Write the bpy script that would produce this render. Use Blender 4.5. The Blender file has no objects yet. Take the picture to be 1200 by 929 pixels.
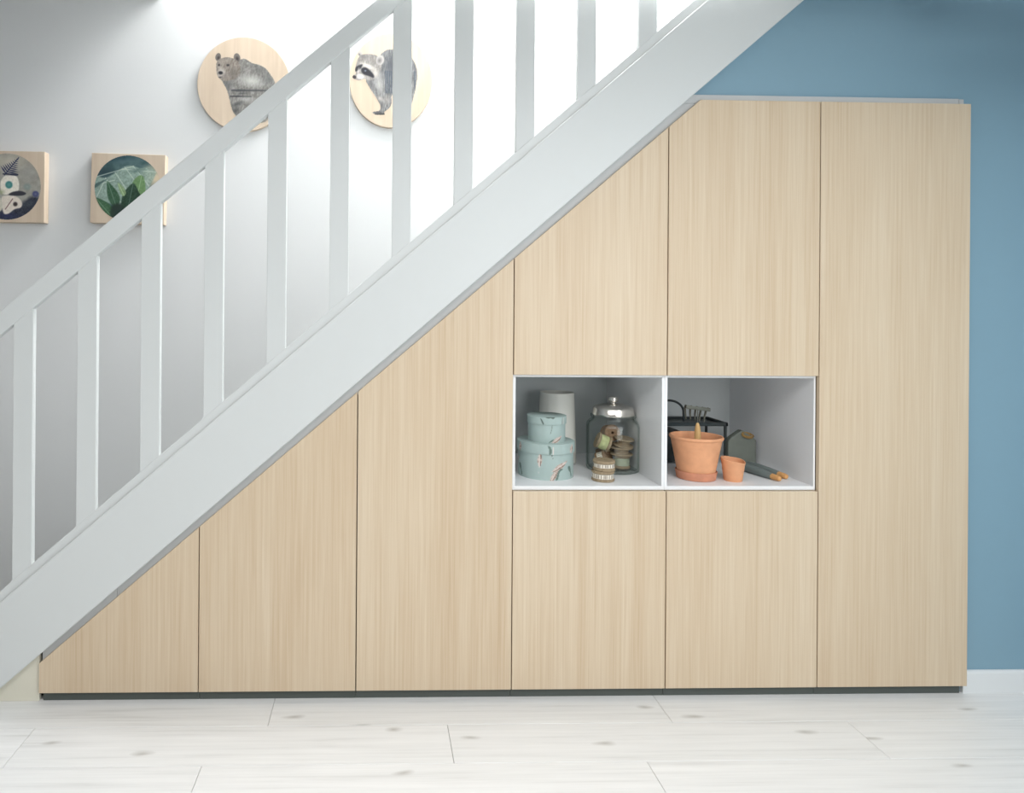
import bpy, bmesh, math, random
import numpy as np
from mathutils import Vector, Matrix

random.seed(7)
SC = bpy.context.scene
COL = SC.collection

# ------------------------------------------------------------------ camera
def cam_matrix(yaw, roll, loc):
    cy, sy, cr, sr = math.cos(yaw), math.sin(yaw), math.cos(roll), math.sin(roll)
    A = Matrix(((cy, -sy, 0), (sy, cy, 0), (0, 0, 1)))
    B = Matrix(((cr, 0, sr), (0, 1, 0), (-sr, 0, cr)))
    R = A @ B
    m = Matrix((R.col[0], R.col[2], -R.col[1])).transposed().to_4x4()
    m.translation = loc
    return m
cam = bpy.data.cameras.new('camera')
camo = bpy.data.objects.new('camera', cam)
COL.objects.link(camo)
cam.sensor_width = 36.0
cam.lens = 763.07 / 1200 * 36.0
cam.shift_x = (600 - 459.95) / 1200
cam.shift_y = (370.61 - 464.5) / 1200
cam.clip_start = 0.05
camo.matrix_world = cam_matrix(-0.02572, -0.00705, Vector((1.26684, -2.5, 1.47682)))
SC.camera = camo

# ------------------------------------------------------------------ world, lamps, exposure
world = bpy.data.worlds.new('daylight')
SC.world = world
world.use_nodes = True
wn = world.node_tree
wn.nodes['Background'].inputs[0].default_value = (0.86, 0.94, 1.0, 1)
wn.nodes['Background'].inputs[1].default_value = 0.03

def area(name, loc, rot, sx, sy, power, color=(1, 1, 1), spread=math.pi):
    l = bpy.data.lights.new(name, 'AREA')
    l.shape = 'RECTANGLE'; l.size = sx; l.size_y = sy; l.energy = power; l.color = color; l.spread = spread
    o = bpy.data.objects.new(name, l)
    COL.objects.link(o)
    o.location = loc; o.rotation_euler = rot
    return o
area('ceiling_softbox', (1.75, -2.6, 2.70), (0, 0, 0), 4.5, 1.8, 110)
area('window_right', (2.8, -3.0, 1.55), (math.radians(90), 0, math.radians(14)), 1.3, 1.4, 31)
area('stairwell_skylight', (2.75, 0.42, 5.1), (0, 0, 0), 2.3, 0.7, 262)

SC.view_settings.view_transform = 'Standard'
SC.view_settings.look = 'None'
SC.view_settings.gamma = 1
SC.view_settings.use_curve_mapping = False
SC.view_settings.exposure = 0.0

# ------------------------------------------------------------------ helpers
def lin(c):
    return tuple(((v / 255) / 12.92 if v / 255 <= 0.04045 else ((v / 255 + 0.055) / 1.055) ** 2.4) for v in c)

def mat_plain(name, rgb, rough=0.5, metal=0.0, bump=0.0, bscale=200, spec=0.5, var=0.0, vscale=6):
    m = bpy.data.materials.new(name); m.use_nodes = True
    nt = m.node_tree; b = nt.nodes['Principled BSDF']
    b.inputs['Base Color'].default_value = (*rgb, 1)
    b.inputs['Roughness'].default_value = rough
    b.inputs['Metallic'].default_value = metal
    b.inputs['Specular IOR Level'].default_value = spec
    tc = nt.nodes.new('ShaderNodeTexCoord')
    if bump > 0:
        n = nt.nodes.new('ShaderNodeTexNoise'); n.inputs['Scale'].default_value = bscale; n.inputs['Detail'].default_value = 4
        nt.links.new(tc.outputs['Object'], n.inputs['Vector'])
        bp = nt.nodes.new('ShaderNodeBump'); bp.inputs['Strength'].default_value = bump; bp.inputs['Distance'].default_value = 0.002
        nt.links.new(n.outputs['Fac'], bp.inputs['Height']); nt.links.new(bp.outputs['Normal'], b.inputs['Normal'])
    if var > 0:
        n = nt.nodes.new('ShaderNodeTexNoise'); n.inputs['Scale'].default_value = vscale; n.inputs['Detail'].default_value = 5
        nt.links.new(tc.outputs['Object'], n.inputs['Vector'])
        r = nt.nodes.new('ShaderNodeValToRGB')
        r.color_ramp.elements[0].position = 0.3; r.color_ramp.elements[1].position = 0.7
        r.color_ramp.elements[0].color = (*[max(0, v * (1 - var)) for v in rgb], 1)
        r.color_ramp.elements[1].color = (*[min(1, v * (1 + var)) for v in rgb], 1)
        nt.links.new(n.outputs['Fac'], r.inputs['Fac']); nt.links.new(r.outputs['Color'], b.inputs['Base Color'])
    return m

def mat_attr(name, rough=0.7, bump=0.0):
    m = bpy.data.materials.new(name); m.use_nodes = True
    nt = m.node_tree; b = nt.nodes['Principled BSDF']
    a = nt.nodes.new('ShaderNodeAttribute'); a.attribute_name = 'Col'
    nt.links.new(a.outputs['Color'], b.inputs['Base Color'])
    b.inputs['Roughness'].default_value = rough
    b.inputs['Specular IOR Level'].default_value = 0.3
    return m

def ramp(nt, stops):
    r = nt.nodes.new('ShaderNodeValToRGB')
    e = r.color_ramp.elements
    e[0].position, e[0].color = stops[0][0], (*stops[0][1], 1)
    e[1].position, e[1].color = stops[-1][0], (*stops[-1][1], 1)
    for p, c in stops[1:-1]:
        x = e.new(p); x.color = (*c, 1)
    return r

def mat_wood(name, stops, axis, fine=75, coarse=9, rough=0.45, knots=None, stretch=0.02, bump=0.08, mixw=0.5, pore=0.15):
    """grain running along axis; each object gets its own cut of the log"""
    m = bpy.data.materials.new(name); m.use_nodes = True
    nt = m.node_tree; L = nt.links; b = nt.nodes['Principled BSDF']
    b.inputs['Roughness'].default_value = rough
    b.inputs['Specular IOR Level'].default_value = 0.35
    tc = nt.nodes.new('ShaderNodeTexCoord'); oi = nt.nodes.new('ShaderNodeObjectInfo')
    mul = nt.nodes.new('ShaderNodeMath'); mul.operation = 'MULTIPLY'; mul.inputs[1].default_value = 37.0
    L.new(oi.outputs['Random'], mul.inputs[0])
    add = nt.nodes.new('ShaderNodeVectorMath'); add.operation = 'ADD'
    comb = nt.nodes.new('ShaderNodeCombineXYZ')
    for i in range(3): L.new(mul.outputs[0], comb.inputs[i])
    L.new(tc.outputs['Object'], add.inputs[0]); L.new(comb.outputs[0], add.inputs[1])
    def noise(sc, st, det=6, dist=0.0):
        mp = nt.nodes.new('ShaderNodeMapping')
        s = [sc, sc, sc]; s[axis] = sc * st
        mp.inputs['Scale'].default_value = s
        L.new(add.outputs[0], mp.inputs['Vector'])
        n = nt.nodes.new('ShaderNodeTexNoise'); n.inputs['Scale'].default_value = 1.0
        n.inputs['Detail'].default_value = det; n.inputs['Distortion'].default_value = dist
        L.new(mp.outputs[0], n.inputs['Vector'])
        return n
    n1 = noise(fine, stretch, 7, 0.2); n2 = noise(coarse, stretch * 4, 4, 1.2); n3 = noise(fine * 3.2, stretch * 0.7, 3)
    mx = nt.nodes.new('ShaderNodeMath'); mx.operation = 'MULTIPLY_ADD'; mx.inputs[1].default_value = mixw
    sc2 = nt.nodes.new('ShaderNodeMath'); sc2.operation = 'MULTIPLY'; sc2.inputs[1].default_value = 1 - mixw - pore
    L.new(n2.outputs['Fac'], sc2.inputs[0]); L.new(n1.outputs['Fac'], mx.inputs[0]); L.new(sc2.outputs[0], mx.inputs[2])
    mx2 = nt.nodes.new('ShaderNodeMath'); mx2.operation = 'MULTIPLY_ADD'; mx2.inputs[1].default_value = pore
    L.new(n3.outputs['Fac'], mx2.inputs[0]); L.new(mx.outputs[0], mx2.inputs[2])
    r = ramp(nt, stops)
    L.new(mx2.outputs[0], r.inputs['Fac'])
    out = r.outputs['Color']
    if knots:
        sc, thr, col = knots
        mp = nt.nodes.new('ShaderNodeMapping')
        s = [sc, sc, sc]; s[axis] = sc * 0.32
        mp.inputs['Scale'].default_value = s
        L.new(add.outputs[0], mp.inputs['Vector'])
        nz = nt.nodes.new('ShaderNodeTexNoise'); nz.inputs['Scale'].default_value = 3.0
        L.new(mp.outputs[0], nz.inputs['Vector'])
        va = nt.nodes.new('ShaderNodeVectorMath'); va.operation = 'MULTIPLY_ADD'
        va.inputs[1].default_value = (0.16, 0.16, 0.16)
        L.new(nz.outputs['Color'], va.inputs[0]); L.new(mp.outputs[0], va.inputs[2])
        vo = nt.nodes.new('ShaderNodeTexVoronoi'); vo.inputs['Scale'].default_value = 1.0; vo.voronoi_dimensions = '2D'
        L.new(va.outputs[0], vo.inputs['Vector'])
        kr = ramp(nt, [(0.0, (1, 1, 1)), (thr, (0, 0, 0))])
        L.new(vo.outputs['Distance'], kr.inputs['Fac'])
        mixn = nt.nodes.new('ShaderNodeMix'); mixn.data_type = 'RGBA'
        L.new(kr.outputs['Color'], mixn.inputs['Factor']); L.new(out, mixn.inputs['A'])
        mixn.inputs['B'].default_value = (*col, 1)
        out = mixn.outputs['Result']
    L.new(out, b.inputs['Base Color'])
    if bump:
        bp = nt.nodes.new('ShaderNodeBump'); bp.inputs['Strength'].default_value = bump; bp.inputs['Distance'].default_value = 0.001
        L.new(n3.outputs['Fac'], bp.inputs['Height']); L.new(bp.outputs['Normal'], b.inputs['Normal'])
    return m

def link(name, me, mat, parent=None, smooth=False, loc=None):
    if mat is not None and not me.materials:
        for mm in (mat if isinstance(mat, (list, tuple)) else [mat]): me.materials.append(mm)
    if smooth:
        me.polygons.foreach_set('use_smooth', [True] * len(me.polygons))
        me.set_sharp_from_angle(angle=math.radians(40))
    o = bpy.data.objects.new(name, me); COL.objects.link(o)
    if loc is not None: o.location = loc
    if parent is not None: o.parent = parent
    return o

def obj(name, bm, mat, parent=None, smooth=False, origin=None):
    """bm is in world coordinates; origin (world) becomes the object's location"""
    p = world_loc(parent) if parent is not None else Vector((0, 0, 0))
    og = Vector(origin) if origin is not None else p.copy()
    bmesh.ops.translate(bm, verts=bm.verts, vec=-og)
    bmesh.ops.recalc_face_normals(bm, faces=bm.faces)
    me = bpy.data.meshes.new(name); bm.to_mesh(me); bm.free()
    return link(name, me, mat, parent, smooth, og - p)

def world_loc(o):
    v = Vector((0, 0, 0))
    while o is not None:
        v += o.location; o = o.parent
    return v

def thing(name, loc, label, cat, group=None):
    o = bpy.data.objects.new(name, None); o.empty_display_size = 0.05
    COL.objects.link(o); o.location = loc
    return tag(o, label, cat, group)

def tag(o, label, cat, group=None):
    o['label'] = label; o['category'] = cat
    if group: o['group'] = group
    return o

def structure(o, label=None):
    o['kind'] = 'structure'
    if label: o['label'] = label
    return o

def add_box(bm, a, b, bevel=0.0, seg=2):
    x0, y0, z0 = a; x1, y1, z1 = b
    v = [bm.verts.new(p) for p in ((x0, y0, z0), (x1, y0, z0), (x1, y1, z0), (x0, y1, z0), (x0, y0, z1), (x1, y0, z1), (x1, y1, z1), (x0, y1, z1))]
    fs = [bm.faces.new([v[i] for i in f]) for f in ((0, 1, 2, 3), (4, 7, 6, 5), (0, 4, 5, 1), (1, 5, 6, 2), (2, 6, 7, 3), (3, 7, 4, 0))]
    if bevel:
        es = list({e for f in fs for e in f.edges})
        bmesh.ops.bevel(bm, geom=es, offset=bevel, segments=seg, affect='EDGES', profile=0.5)
    return bm

def box(a, b, bevel=0.0, seg=2):
    return add_box(bmesh.new(), a, b, bevel, seg)

def add_prism(bm, poly, y0, y1, bevel=0.0, seg=2):
    """poly in (x,z), extruded along y"""
    A = [bm.verts.new((x, y0, z)) for x, z in poly]
    B = [bm.verts.new((x, y1, z)) for x, z in poly]
    n = len(poly)
    fs = [bm.faces.new(A), bm.faces.new(B[::-1])]
    for i in range(n):
        j = (i + 1) % n
        fs.append(bm.faces.new((A[j], A[i], B[i], B[j])))
    if bevel:
        es = list({e for f in fs for e in f.edges})
        bmesh.ops.bevel(bm, geom=es, offset=bevel, segments=seg, affect='EDGES', profile=0.5)
    return bm

def prism(poly, y0, y1, bevel=0.0, seg=2):
    return add_prism(bmesh.new(), poly, y0, y1, bevel, seg)

def lathe(profile, seg=48, c=(0, 0, 0), closed=False):
    """profile [(r,z)...] bottom to top; r=0 ends close to a point"""
    bm = bmesh.new(); rings = []
    for r, z in profile:
        if r < 1e-6:
            rings.append([bm.verts.new((c[0], c[1], c[2] + z))])
        else:
            rings.append([bm.verts.new((c[0] + r * math.cos(2 * math.pi * k / seg), c[1] + r * math.sin(2 * math.pi * k / seg), c[2] + z)) for k in range(seg)])
    pairs = list(zip(rings, rings[1:]))
    if closed: pairs.append((rings[-1], rings[0]))
    for a, b in pairs:
        for k in range(seg):
            l = (k + 1) % seg
            if len(a) == 1 and len(b) == 1: continue
            if len(a) == 1: bm.faces.new((a[0], b[l], b[k]))
            elif len(b) == 1: bm.faces.new((a[k], a[l], b[0]))
            else: bm.faces.new((a[k], a[l], b[l], b[k]))
    return bm

def add_tube(bm, pts, rad, seg=10, cap=True):
    pts = [Vector(p) for p in pts]
    rads = rad if isinstance(rad, (list, tuple)) else [rad] * len(pts)
    rings = []
    up = Vector((0, 0, 1))
    prev = None
    for i, p in enumerate(pts):
        d = (pts[min(i + 1, len(pts) - 1)] - pts[max(i - 1, 0)]).normalized()
        if prev is None:
            ref = up if abs(d.dot(up)) < 0.9 else Vector((0, 1, 0))
            u = d.cross(ref).normalized()
        else:
            u = (prev - d * prev.dot(d)).normalized()
        prev = u
        w = d.cross(u).normalized()
        rings.append([bm.verts.new(p + (u * math.cos(2 * math.pi * k / seg) + w * math.sin(2 * math.pi * k / seg)) * rads[i]) for k in range(seg)])
    for a, b in zip(rings, rings[1:]):
        for k in range(seg):
            l = (k + 1) % seg
            bm.faces.new((a[k], a[l], b[l], b[k]))
    if cap:
        bm.faces.new(rings[0][::-1]); bm.faces.new(rings[-1])
    return bm

def tube(pts, rad, seg=10): return add_tube(bmesh.new(), pts, rad, seg)

# ------------------------------------------------------------------ painter for flat prints (numpy)
def vnoise(x, y, seed=0):
    xi = np.floor(x).astype(int); yi = np.floor(y).astype(int)
    fx = x - xi; fy = y - yi
    fx = fx * fx * (3 - 2 * fx); fy = fy * fy * (3 - 2 * fy)
    def h(a, b):
        n = (a * 374761393 + b * 668265263 + seed * 1442695041) & 0x7fffffff
        n = ((n ^ (n >> 13)) * 1274126177) & 0x7fffffff
        return ((n ^ (n >> 16)) & 0xffff) / 65535.0
    return (h(xi, yi) * (1 - fx) + h(xi + 1, yi) * fx) * (1 - fy) + (h(xi, yi + 1) * (1 - fx) + h(xi + 1, yi + 1) * fx) * fy

def fbm(x, y, seed=0, o=3):
    s = 0; a = 0.5
    for k in range(o):
        s = s + a * vnoise(x * 2 ** k, y * 2 ** k, seed + k); a *= 0.5
    return s / (1 - 0.5 ** o)

def smooth_poly(P, n=4):
    P = np.array(P, float); N = len(P); out = []
    for i in range(N):
        p0, p1, p2, p3 = P[i - 1], P[i], P[(i + 1) % N], P[(i + 2) % N]
        for k in range(n):
            t = k / n
            out.append(0.5 * ((2 * p1) + (-p0 + p2) * t + (2 * p0 - 5 * p1 + 4 * p2 - p3) * t * t + (-p0 + 3 * p1 - 3 * p2 + p3) * t ** 3))
    return np.array(out)

class Paint:
    def __init__(self, x, y, rgb):
        self.x, self.y = x, y
        self.c = np.tile(np.array(rgb, float), (len(x), 1)); self.a = np.zeros(len(x))
    def over(self, m, rgb):
        m = np.clip(m, 0, 1); rgb = np.asarray(rgb, float)
        self.c = self.c * (1 - m[:, None]) + rgb * m[:, None]
        self.a = np.maximum(self.a, m)
    def shade(self, m, rgb):          # only where something is already printed
        m = np.clip(m, 0, 1) * self.a
        self.c = self.c * (1 - m[:, None]) + np.asarray(rgb, float) * m[:, None]
    def sd(self, P):
        x, y = self.x, self.y; d = np.full(len(x), 1e9); ins = np.zeros(len(x), bool)
        for (ax, ay), (bx, by) in zip(P, np.roll(P, -1, 0)):
            ex, ey = bx - ax, by - ay; L = ex * ex + ey * ey + 1e-12
            t = np.clip(((x - ax) * ex + (y - ay) * ey) / L, 0, 1)
            d = np.minimum(d, np.hypot(x - ax - t * ex, y - ay - t * ey))
            cond = ((ay > y) != (by > y)) & (x < ex * (y - ay) / (ey if abs(ey) > 1e-12 else 1e-12) + ax)
            ins ^= cond
        return np.where(ins, -d, d)
    def poly(self, P, soft=3, smooth=4): 
        P = smooth_poly(P, smooth) if smooth else np.array(P, float)
        return np.clip(0.5 - self.sd(P) / (2 * soft), 0, 1)
    def ell(self, cx, cy, rx, ry, ang=0, hard=0.0):
        a = math.radians(ang); dx, dy = self.x - cx, self.y - cy
        u = (dx * math.cos(a) + dy * math.sin(a)) / rx; v = (-dx * math.sin(a) + dy * math.cos(a)) / ry
        r = np.sqrt(u * u + v * v)
        return np.clip((1 - r) / max(1e-3, (1 - hard)), 0, 1)
    def seg(self, p, q, w):
        ex, ey = q[0] - p[0], q[1] - p[1]; L = ex * ex + ey * ey
        t = np.clip(((self.x - p[0]) * ex + (self.y - p[1]) * ey) / L, 0, 1)
        d = np.hypot(self.x - p[0] - t * ex, self.y - p[1] - t * ey)
        return np.clip(1.5 - d / w, 0, 1)

def srgb2lin(c):
    c = np.clip(c, 0, 255) / 255.0
    return np.where(c <= 0.04045, c / 12.92, ((c + 0.055) / 1.055) ** 2.4)

def set_colors(me, rgb255):
    a = me.color_attributes.new('Col', 'FLOAT_COLOR', 'POINT')
    d = np.ones((len(me.vertices), 4)); d[:, :3] = srgb2lin(rgb255)
    a.data.foreach_set('color', d.ravel())

# ------------------------------------------------------------------ materials
OAK = mat_wood('light_oak', [(0.30, lin((187, 162, 132))), (0.42, lin((200, 178, 150))), (0.54, lin((208, 189, 163))), (0.70, lin((217, 201, 178)))], 2, fine=110, coarse=6, rough=0.42, stretch=0.014, mixw=0.36, pore=0.3)
OAKIN = mat_plain('oak_core', lin((150, 130, 98)), 0.6)
PLANK = mat_wood('whitewashed_oak', [(0.28, lin((200, 200, 198))), (0.45, lin((222, 222, 221))), (0.62, lin((230, 230, 229))), (0.78, lin((235, 235, 234)))], 0, fine=60, coarse=10, rough=0.42, stretch=0.03, knots=(4.2, 0.06, lin((182, 180, 176))), bump=0.03)
PLYWOOD = mat_wood('birch_plywood', [(0.30, lin((190, 171, 150))), (0.5, lin((202, 184, 163))), (0.72, lin((211, 195, 176)))], 2, fine=30, coarse=8, rough=0.6, stretch=0.06)
WALLWHITE = mat_plain('white_wall_paint', (0.70, 0.71, 0.71), 0.85, bump=0.05, bscale=120)
WALLBLUE = mat_plain('blue_wall_paint', (0.215, 0.350, 0.435), 0.6, bump=0.06, bscale=150)
CEIL = mat_plain('ceiling_paint', (0.75, 0.76, 0.76), 0.9)
STAIRW = mat_plain('white_stair_paint', lin((208, 211, 210)), 0.42, bump=0.02, bscale=40)
SKIRT = mat_plain('skirting_paint', lin((222, 224, 224)), 0.4)
INFILL = mat_plain('cream_plaster', lin((218, 214, 198)), 0.8, var=0.03, bump=0.1, bscale=60)
FILLER = mat_plain('shade_grey_filler', lin((190, 192, 192)), 0.6)  # strips are white; shade under the stringer is put into this grey
MELA = mat_plain('white_melamine', (0.82, 0.83, 0.84), 0.4)
BACKM = mat_plain('grey_back_board', (0.59, 0.63, 0.63), 0.6)
PLINTH = mat_plain('dark_plinth', lin((78, 84, 80)), 0.5)
SUBF = mat_plain('subfloor', lin((120, 120, 116)), 0.9)
TERRA = mat_plain('terracotta', lin((221, 160, 119)), 0.75, var=0.10, vscale=18, bump=0.12, bscale=120)
TERRAD = mat_plain('terracotta_dark', lin((205, 140, 110)), 0.75, var=0.12, vscale=22, bump=0.1, bscale=120)
STEEL = mat_plain('brushed_steel', (0.78, 0.75, 0.70), 0.22, 1.0)
DARKMETAL = mat_plain('dark_metal', lin((62, 68, 68)), 0.38, 0.6, bump=0.05)
GREYMETAL = mat_plain('galvanised_tines', lin((96, 97, 88)), 0.55, 0.3)
HANDLEW = mat_wood('handle_wood', [(0.3, lin((196, 156, 100))), (0.7, lin((226, 190, 134)))], 2, fine=160, coarse=40, rough=0.55, stretch=0.05)
CORKW = mat_wood('tip_wood', [(0.3, lin((196, 140, 84))), (0.7, lin((222, 170, 112)))], 1, fine=160, coarse=40, rough=0.6, stretch=0.08)
GREYH = mat_plain('grey_green_handle', lin((112, 122, 120)), 0.55)
SLATE = mat_plain('slate_board', lin((106, 112, 104)), 0.7, var=0.10, vscale=14, bump=0.1)
TWINE = mat_plain('jute_twine', lin((140, 112, 66)), 0.9, bump=0.3, bscale=400)
CERAM = mat_plain('off_white_ceramic', lin((222, 222, 214)), 0.45)
SPOOLW = mat_wood('spool_wood', [(0.3, lin((132, 115, 91))), (0.7, lin((170, 152, 124)))], 2, fine=120, coarse=40, rough=0.6, stretch=0.3)
SPOOLD = mat_wood('dark_spool_wood', [(0.3, lin((122, 96, 72))), (0.7, lin((156, 128, 100)))], 2, fine=120, coarse=40, rough=0.6, stretch=0.3)
THREADG = mat_plain('lime_thread', lin((182, 187, 136)), 0.8, var=0.18, vscale=60, bump=0.3, bscale=300)
THREADS = mat_plain('sage_thread', lin((168, 176, 152)), 0.8, var=0.08, vscale=60, bump=0.3, bscale=300)
PRINT = mat_attr('printed_paper', 0.75)
BOXTOP = mat_plain('hat_box_lid_paper', lin((150, 172, 166)), 0.7)

def mat_glass():
    m = bpy.data.materials.new('jar_glass'); m.use_nodes = True
    nt = m.node_tree; L = nt.links
    nt.nodes.remove(nt.nodes['Principled BSDF'])
    out = nt.nodes['Material Output']
    tr = nt.nodes.new('ShaderNodeBsdfTransparent'); gl = nt.nodes.new('ShaderNodeBsdfGlossy')
    gl.inputs['Roughness'].default_value = 0.07; gl.inputs['Color'].default_value = (0.9, 0.95, 0.93, 1)
    lw = nt.nodes.new('ShaderNodeLayerWeight'); lw.inputs['Blend'].default_value = 0.5
    r = ramp(nt, [(0.0, (0.985, 0.99, 0.988)), (0.55, (0.95, 0.965, 0.96)), (0.92, (0.50, 0.57, 0.55))])
    L.new(lw.outputs['Facing'], r.inputs['Fac']); L.new(r.outputs['Color'], tr.inputs['Color'])
    fr = ramp(nt, [(0.0, (0.025, 0.025, 0.025)), (0.7, (0.03, 0.03, 0.03)), (1.0, (0.34, 0.34, 0.34))])
    L.new(lw.outputs['Facing'], fr.inputs['Fac'])
    mx = nt.nodes.new('ShaderNodeMixShader')
    L.new(fr.outputs['Color'], mx.inputs[0]); L.new(tr.outputs[0], mx.inputs[1]); L.new(gl.outputs[0], mx.inputs[2])
    L.new(mx.outputs[0], out.inputs['Surface'])
    return m
GLASS = mat_glass()

# ------------------------------------------------------------------ the setting
WB = 0.92                                       # plane of the back wall behind the stairs
CH = 3.115                                      # ceiling height
XL, XR, YF = -2.6, 4.02, -4.8
floor = structure(obj('floor', box((XL, YF, -0.05), (XR, WB, -0.008)), SUBF))
PW = 0.2045; PL = 1.4735; GAP = 0.0007
y_first = -0.1473
phase = {0: 0.889, 1: 0.063, 2: 0.707}          # where an end joint of each row falls
plank_cache = {}
def plank_mesh(w, d):
    k = (round(w, 3), round(d, 3))
    if k not in plank_cache:
        bm = box((-w / 2, -d / 2, -0.008), (w / 2, d / 2, 0.0), 0.0009, 1)
        bmesh.ops.recalc_face_normals(bm, faces=bm.faces)
        me = bpy.data.meshes.new('plank'); bm.to_mesh(me); bm.free(); me.materials.append(PLANK)
        plank_cache[k] = me
    return plank_cache[k]
nrow = 0
y1 = y_first + PW
rows = []
while y1 - PW * nrow > YF + 0.05:
    rows.append((y1 - PW * (nrow + 1), y1 - PW * nrow, nrow)); nrow += 1
for ya, yb, n in rows:
    ya = max(ya, YF)
    ph = phase.get(n, random.uniform(0, PL))
    x = ph - PL * math.ceil((ph - XL) / PL)
    while x < XR:
        a, b = max(x, XL), min(x + PL, XR)
        if b - a > 0.02:
            o = link('plank', plank_mesh(b - a - 2 * GAP, yb - ya - 2 * GAP), None, floor, False, Vector(((a + b) / 2, (ya + yb) / 2, 0)))
        x += PL

SL, SLI = 0.867, 0.1838 - 0.0                   # stringer lower edge: z = SLI + SL x
wall_back = structure(obj('wall_back', box((XL, WB, -0.05), (XR, WB + 0.1, 5.3)), WALLWHITE), 'white wall behind the staircase')
zt, zb = 2.3274, 0.0396
low = lambda x: 0.1830 + 0.867 * x
TOPF = zt + 0.027                               # top of the white filler over the tall doors
WY = 0.034
poly = [(3.6, 0.0), (XR, 0.0), (XR, CH), ((CH - 0.30) / 0.867, CH), ((TOPF - 0.30) / 0.867, TOPF), (3.6, TOPF)]
structure(obj('wall_right', prism(poly, WY, WY + 0.1), WALLBLUE), 'blue painted wall to the right of and above the cupboards')
bm = bmesh.new()
prof = [(0.020, 0.0), (WY, 0.0), (WY, 0.0865), (0.027, 0.0865), (0.022, 0.082), (0.020, 0.076)]
A = [bm.verts.new((3.602, y, z)) for y, z in prof]; B = [bm.verts.new((XR, y, z)) for y, z in prof]
bm.faces.new(A); bm.faces.new(B[::-1])
for i in range(len(prof)): bm.faces.new((A[i], B[i], B[(i + 1) % len(prof)], A[(i + 1) % len(prof)]))
structure(obj('baseboard_right', bm, SKIRT), 'white skirting board along the blue wall')
structure(obj('wall_left', box((XL - 0.1, YF, -0.05), (XL, WB + 0.1, CH)), WALLWHITE))
structure(obj('wall_side_right', box((XR, YF, -0.05), (XR + 0.1, WB + 0.1, CH)), WALLBLUE))
HX0, HX1, HY0 = 0.128, 3.9, -0.06
CF_ = 2.715                                     # ceiling of the front room               # stairwell opening in the ceiling
bm = bmesh.new()
add_box(bm, (XL, YF, CF_), (XR, HY0, CH + 0.22)); add_box(bm, (XL, HY0, CH), (HX0, WB, CH + 0.22)); add_box(bm, (HX1, HY0, CH), (XR, WB, CH + 0.22))
structure(obj('ceiling', bm, CEIL))
structure(obj('wall_stairwell_front', box((HX0 - 0.1, HY0 - 0.1, CH + 0.22), (HX1 + 0.1, HY0, 5.3)), WALLWHITE))
structure(obj('wall_stairwell_left', box((HX0 - 0.1, HY0, CH + 0.22), (HX0, WB, 5.3)), WALLWHITE))
structure(obj('wall_stairwell_right', box((HX1, HY0, CH + 0.22), (HX1 + 0.1, WB, 5.3)), WALLWHITE))
structure(obj('added_shade_beam', box((3.30, -1.15, 2.53), (XR, -0.42, CF_)), CEIL), 'added beam out of view that shades the blue wall')  # added unseen beam, placed to darken the blue wall's top right corner
# cream infill under the foot of the stringer
structure(obj('trim_1', prism([(-0.30, 0.0), (-0.0065, 0.0), (-0.0065, low(-0.0065) + 0.03), (-0.21, 0.035), (-0.30, 0.035)], 0.018, 0.034, 0.001, 1), INFILL), 'cream triangular infill between stair stringer and floor')

# ------------------------------------------------------------------ staircase
st = thing('staircase', (-0.4, -0.02, 0), 'white painted wooden staircase with flat upright balusters and a sloping handrail', 'staircase')
XE = 3.55
def band(lo, hi, y0, y1, xa, xb, bevel=0.002):
    """sloping board between lines lo(x) and hi(x)"""
    return prism([(xa, lo(xa)), (xb, lo(xb)), (xb, hi(xb)), (xa, hi(xa))], y0, y1, bevel, 2)
sup = lambda x: 0.5114 + 0.865 * x
br = lambda x: 0.5540 + 0.8655 * x
rlo = lambda x: 1.5256 + 0.8511 * x
rhi = lambda x: 1.6189 + 0.8525 * x
bm = prism([(-0.44, 0.0), (-0.212, 0.0), (XE, low(XE)), (XE, sup(XE)), (-0.44, sup(-0.44))], -0.010, 0.0335, 0.004, 3)
obj('stringer', bm, STAIRW, st)
obj('base_rail', band(lambda x: sup(x) - 0.004, br, 0.004, 0.034, -0.42, XE), STAIRW, st)
obj('handrail', band(rlo, rhi, 0.002, 0.032, -0.42, 2.9, 0.004), STAIRW, st)
for k in range(-1, 13):
    xr = -0.0335 + 0.2387 * k
    bm = prism([(xr - 0.072, br(xr - 0.072) - 0.01), (xr, br(xr) - 0.01), (xr, rlo(xr) + 0.02), (xr - 0.072, rlo(xr - 0.072) + 0.02)], 0.006, 0.030, 0.0012, 2)
    obj('baluster', bm, STAIRW, st)
obj('newel_post', box((-0.53, -0.03, 0), (-0.44, 0.05, 1.38), 0.004), STAIRW, st)
TR, TG = 0.19, 0.219
for i in range(17):
    z = TR * (i + 1); x = -0.24 + TG * i
    obj('tread', box((x - 0.02, 0.0345, z - 0.03), (x + TG, WB - 0.002, z), 0.004), STAIRW, st)
    obj('riser', box((x, 0.0345, z - TR), (x + 0.018, WB - 0.002, z - 0.03)), STAIRW, st)

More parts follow.
